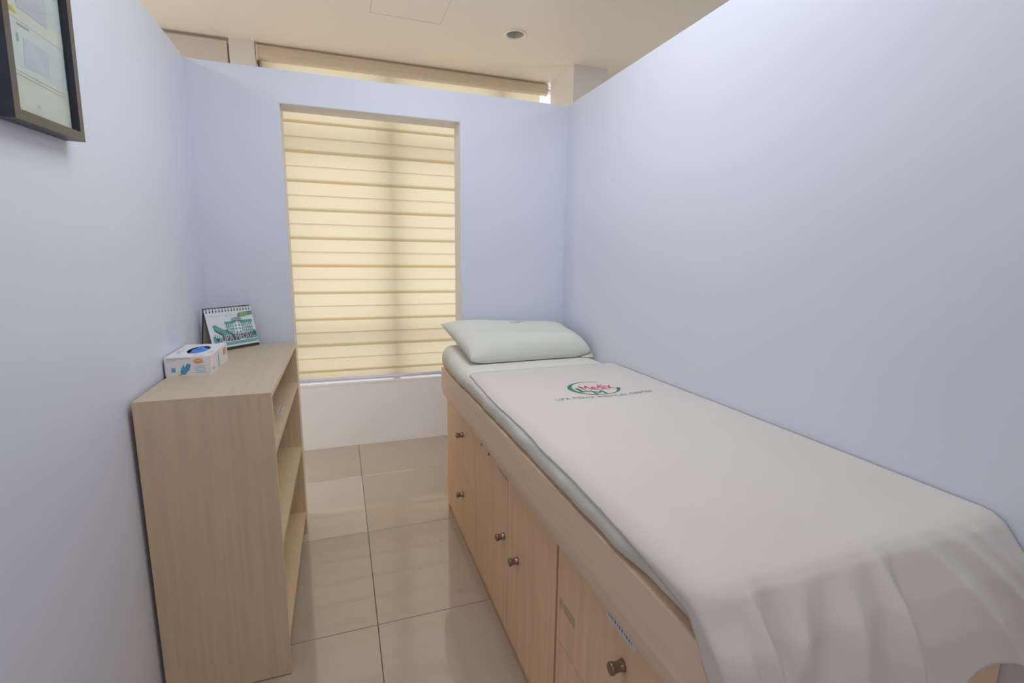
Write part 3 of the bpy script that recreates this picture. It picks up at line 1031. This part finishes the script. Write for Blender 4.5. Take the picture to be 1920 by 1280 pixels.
# ------------------------------------------------------------------ top sheet with the logo
SXL, SXR_, SYH, SYF, STZ = 1.202, XR - 0.004, -1.468, -2.735, MZ1 + 0.0048
def interp(tab, x):
    if x <= tab[0][0]:
        return tab[0][1]
    for (a, va), (b, vb) in zip(tab[:-1], tab[1:]):
        if x <= b:
            return va + (vb - va) * (x - a) / (b - a)
    return tab[-1][1]
def top_z(x, y):
    z = STZ
    z += 0.0016 * noise.noise(Vector((x * 5, y * 4, 0.3)))
    z += 0.0010 * noise.noise(Vector((x * 13 + y * 5, y * 9, 4.3)))
    z += 0.0045 * smooth(XR - 0.10, XR - 0.01, x) * 0.3
    return max(z, MZ1 + 0.0012)
FT_O = ((0, 0), (0.02, 0.018), (0.04, 0.034), (0.06, 0.046), (0.10, 0.072), (0.16, 0.100), (0.24, 0.124), (0.30, 0.136))
FT_D = ((0, 0), (0.02, 0.003), (0.04, 0.012), (0.06, 0.027), (0.10, 0.062), (0.16, 0.117), (0.24, 0.193), (0.30, 0.252))
RS = 0.0485
LF_O = [(RS * a / 8 * PI / 2, RS * math.sin(a / 8 * PI / 2)) for a in range(9)] + [(0.3, RS + 0.004)]
LF_D = [(RS * a / 8 * PI / 2, RS * (1 - math.cos(a / 8 * PI / 2))) for a in range(9)] + [(0.3, 0.3 - RS * (PI / 2 - 1))]
def left_len(y):
    return interp(((-2.96, 0.150), (-2.80, 0.116), (-2.74, 0.076), (-2.64, 0.062), (-2.56, 0.053), (-2.44, 0.049), (-2.2, 0.043), (-2.0, 0.040), (-1.6, 0.034), (-1.468, 0.030)), y) + 0.003 * noise.noise(Vector((y * 8, 7.7, 1.0)))
def foot_len(x):
    return interp(((1.15, 0.225), (1.30, 0.232), (1.42, 0.238), (1.52, 0.232), (1.60, 0.218), (1.68, 0.220), (1.74, 0.236), (1.80, 0.250)), x) + 0.004 * math.sin(x * 37)
FOLDS = ((1.478, 0.016, 0.030, 0.10), (1.228, 0.010, 0.024, 0.03), (1.262, 0.016, -0.014, 0.05), (1.345, 0.026, 0.015, 0.60), (1.560, 0.026, 0.018, -0.60), (1.640, 0.018, 0.022, -0.65), (1.700, 0.015, 0.016, -0.50), (1.420, 0.032, 0.014, 0.34))
def drape(x, y_over, x_over):
    """x: along the bed width on the flat; y_over beyond the foot edge, x_over beyond the left edge"""
    r = math.hypot(x_over, y_over)
    k = y_over / r if r else 0.0
    o = interp(FT_O, r) * k + interp(LF_O, r) * (1 - k)
    dn = interp(FT_D, r) * k + interp(LF_D, r) * (1 - k)
    if y_over > 0:
        amp = smooth(0.0, 0.13, y_over)
        for (fx, wd, a, sl) in FOLDS:
            t = (x - x_over - fx + sl * y_over) / wd
            o += a * amp * (math.exp(-abs(t) ** 1.15) - 0.40 * math.exp(-abs(t - 1.8) ** 1.5)) * (1.0 if x_over == 0 else 0.5)
        o += 0.006 * amp * noise.noise(Vector((x * 12, y_over * 9, 5.0)))
        dn += 0.004 * amp * noise.noise(Vector((x * 9, y_over * 7, 8.0)))
    elif x_over > 0:
        o += 0.0022 * (1 + noise.noise(Vector((y_cur * 11, x_over * 8, 2.0)))) * smooth(0.01, 0.05, x_over)
    if y_over > 0 and x_over > 0:
        o += 0.010 * smooth(0.06, 0.12, r) * min(1.0, y_over / 0.03)
    ux, uy = (x_over / r, y_over / r) if r else (0, 0)
    return o * ux, o * uy, dn
bm = bmesh.new()
NXt, NXo, NYt, NYo = 130, 14, 110, 40
cols = []
rows = [('t', k / NYt) for k in range(NYt + 1)] + [('o', (k + 1) / NYo) for k in range(NYo)]
xsx = [('o', 1 - k / NXo) for k in range(NXo)] + [('t', k / NXt) for k in range(NXt + 1)]
for (rk, rt) in rows:
    row = []
    for (ck, ct) in xsx:
        x = SXL if ck == 'o' else SXL + (SXR_ - SXL) * ct
        if rk == 't':
            y = SYH + (SYF - SYH) * rt + (0.008 * math.sin(x * 9) * (1 - rt) ** 4)
            yo = 0.0
        else:
            y = SYF
            yo = rt * foot_len(x)
        y_cur = y
        xo = ct * left_len(y - yo) if ck == 'o' else 0.0
        ox, oy, dn = drape(x - xo, yo, xo)
        row.append(bm.verts.new((max(1.1575, min(x - ox, XR - 0.003)), y - oy, top_z(x, y) - dn)))
    cols.append(row)
for a, b in zip(cols[:-1], cols[1:]):
    for k in range(len(a) - 1):
        bm.faces.new((a[k], b[k], b[k + 1], a[k + 1]))
for f in bm.faces:
    f.normal_update()
    if f.normal.z < -0.2:
        f.normal_flip()
me = bpy.data.meshes.new('draw_sheet')
bmesh.ops.recalc_face_normals(bm, faces=bm.faces)
bm.to_mesh(me)
bm.free()
sh = link('draw_sheet', me, M['sheet'], smooth=True)
md = sh.modifiers.new('cloth_thickness', 'SOLIDIFY')
md.thickness = 0.0016
md.offset = 0.0
tag(sh, 'white cotton sheet with a green and red logo, draped over the foot of the bed', 'sheet')

def on_sheet(name, polys, m):
    """polys: meshes or polygon lists already in room x, y"""
    bm = bmesh.new()
    for vv, ff in polys:
        V = [bm.verts.new((x, y, top_z(x, y) + 0.0013)) for x, y in vv]
        for f in ff:
            try:
                bm.faces.new([V[i] for i in f])
            except ValueError:
                pass
    me = bpy.data.meshes.new(name)
    bm.normal_update()
    for f in bm.faces:
        if f.normal.z < 0:
            f.normal_flip()
    bm.to_mesh(me)
    bm.free()
    return link(name, me, m, sh)

def lay_text(s, x0, y0, width, height, bold=0.0, wav=None, gap=1.0):
    me = text_mesh(s, bold, gap)
    bmx = bmesh.new()
    bmx.from_mesh(me)
    bmesh.ops.triangulate(bmx, faces=bmx.faces)
    bmx.verts.ensure_lookup_table()
    a0, a1 = min(v.co.x for v in bmx.verts), max(v.co.x for v in bmx.verts)
    b0, b1 = 0.0, max(v.co.y for v in bmx.verts)
    vv = []
    for v in bmx.verts:
        t = (v.co.x - a0) / (a1 - a0)
        x = x0 + t * width
        y = y0 + v.co.y / b1 * height + (wav(t) if wav else 0.0)
        vv.append((x, y))
    ff = [[w.index for w in f.verts] for f in bmx.faces]
    bmx.free()
    return vv, ff

LCX, LCY, LR = 1.522, -1.806, 0.080
def swoosh(a0, a1, thick, n=36, rx=0.083, ry=0.080):
    vv, ff = [], []
    for k in range(n + 1):
        t = k / n
        a = a0 + (a1 - a0) * t
        th = thick(t)
        vv.append((LCX + (rx + th / 2) * math.cos(a), LCY + (ry + th / 2) * math.sin(a)))
        vv.append((LCX + (rx - th / 2) * math.cos(a), LCY + (ry - th / 2) * math.sin(a)))
    for k in range(n):
        ff.append((2 * k, 2 * k + 1, 2 * k + 3, 2 * k + 2))
    return vv, ff
on_sheet('logo_ring', [swoosh(0.30 * PI, 1.93 * PI, lambda t: 0.0045 + 0.0125 * math.exp(-((t - 0.40) / 0.14) ** 2) + 0.010 * math.exp(-((t - 0.98) / 0.07) ** 2))], M['green_ink'])
on_sheet('logo_letters', [lay_text('L', 1.456, -1.842, 0.044, 0.050, 0.02), lay_text('M', 1.492, -1.882, 0.042, 0.044, 0.02)], M['green_ink'])
on_sheet('logo_name', [lay_text('Medix', 1.478, -1.826, 0.114, 0.056, 0.010)], M['red_ink'])
on_sheet('logo_caption', [lay_text('LIPA MEDIX MEDICAL CENTER', 1.340, -1.912, 0.350, 0.019, 0.002, lambda t: 0.006 * math.sin(t * 7.5 + 0.3), 1.18)], M['grey_ink'])

# ------------------------------------------------------------------ pillow
def pil(u, v, side):
    c00, c10, c11, c01 = Vector((1.214, -1.338, 0.8180)), Vector((1.776, -1.318, 0.8260)), Vector((1.782, -0.985, 0.885)), Vector((1.160, -0.985, 0.924))
    a, b = (u + 1) / 2, (v + 1) / 2
    # edges bow in between the corners
    uu = u * (1 - 0.035 * (1 - v * v))
    vv = v * (1 - 0.030 * (1 - u * u))
    a, b = (uu + 1) / 2, (vv + 1) / 2
    p = c00 * (1 - a) * (1 - b) + c10 * a * (1 - b) + c11 * a * b + c01 * (1 - a) * b
    prof = (max(0, 1 - abs(u) ** (3.4 if u < 0 else 6.0)) ** 0.50) * (max(0, 1 - abs(v) ** (4.5 if v < 0 else 3.0)) ** 0.52)
    sag = 0.030 * (1 - u * u) * (1 - abs(v))        # the seam sags in the middle
    p.z -= sag
    wr = 0.007 * smooth(-0.35, -0.95, u) * noise.noise(Vector((u * 9 + v * 3, v * 5 - u * 4, 2.0))) + 0.003 * noise.noise(Vector((u * 3, v * 3, 1.0))) + 0.003 * noise.noise(Vector((u * 8, v * 5, 6.0)))
    if side > 0:
        p.z += 0.078 * prof * (1 - 0.14 * v) + wr * prof
    else:
        p.z -= 0.055 * prof
    lift = 0.036 * smooth(-1.30, -1.06, p.y) * smooth(1.42, 1.24, p.x)
    p.z = max(p.z, MZ1 + lift + 0.003 + (0.0015 if side > 0 else 0))
    p.y = min(p.y, YP - 0.004) if p.x > OR_ - 0.02 else p.y
    p.x = min(p.x, XR - 0.004)
    return p
bm = bmesh.new()
NU, NV = 44, 30
G = {}
for sd in (1, -1):
    for i in range(NU + 1):
        for j in range(NV + 1):
            edge = i in (0, NU) or j in (0, NV)
            if sd < 0 and edge:
                G[(sd, i, j)] = G[(1, i, j)]
                continue
            su = -math.cos(PI * i / NU)
            sv = -math.cos(PI * j / NV)
            su = 0.5 * su + 0.5 * (-1 + 2 * i / NU)
            sv = 0.5 * sv + 0.5 * (-1 + 2 * j / NV)
            G[(sd, i, j)] = bm.verts.new(pil(su, sv, sd))
for sd in (1, -1):
    for i in range(NU):
        for j in range(NV):
            q = [G[(sd, i, j)], G[(sd, i + 1, j)], G[(sd, i + 1, j + 1)], G[(sd, i, j + 1)]]
            if sd < 0:
                q = q[::-1]
            if len(set(q)) == 4:
                try:
                    bm.faces.new(q)
                except ValueError:
                    pass
pw_ = empty('pillow', (1.49, -1.16, 0.80), 'plump pale pillow in a cream pillowcase at the head of the bed', 'pillow')
fin('pillowcase', bm, M['pillow'], pw_, smooth=True)
# open end of the pillowcase at the right front corner
bm = bmesh.new()
pts = [(1.690, -1.318), (1.776, -1.328)]
a = [bm.verts.new(p) for p in ((1.725, -1.318, 0.803), (1.780, -1.328, 0.801), (1.788, -1.316, 0.804), (1.786, -1.304, 0.816), (1.768, -1.312, 0.812))]
bm.faces.new(a)
o = fin('case_flap', bm, M['pillow_flap'], pw_)
md = o.modifiers.new('cloth_thickness', 'SOLIDIFY')
md.thickness = 0.003
# faint print on the top of the pillowcase
bm = bmesh.new()
def on_pillow(pts):
    V = []
    for (u, v) in pts:
        p = pil(u, v, 1)
        p.z += 0.0016
        V.append(bm.verts.new(p))
    n = len(V) // 2
    for k in range(n - 1):
        bm.faces.new((V[k], V[k + 1], V[2 * n - 2 - k], V[2 * n - 1 - k]))
def arc_strip(cu_, cv_, ru, rv, a0, a1, th, n=14):
    out = [(cu_ + (ru + th) * math.cos(a0 + (a1 - a0) * k / n), cv_ + (rv + th) * math.sin(a0 + (a1 - a0) * k / n)) for k in range(n + 1)]
    inn = [(cu_ + ru * math.cos(a0 + (a1 - a0) * k / n), cv_ + rv * math.sin(a0 + (a1 - a0) * k / n)) for k in range(n + 1)]
    return out + inn[::-1]
on_pillow([(-0.02, 0.47), (0.05, 0.455), (0.13, 0.44), (0.13, 0.415), (0.05, 0.43), (-0.02, 0.45)])
on_pillow([(0.08, 0.66), (0.13, 0.56), (0.24, 0.50), (0.24, 0.47), (0.13, 0.52), (0.08, 0.63)])
fin('case_print', bm, M['faint_thread'], pw_)
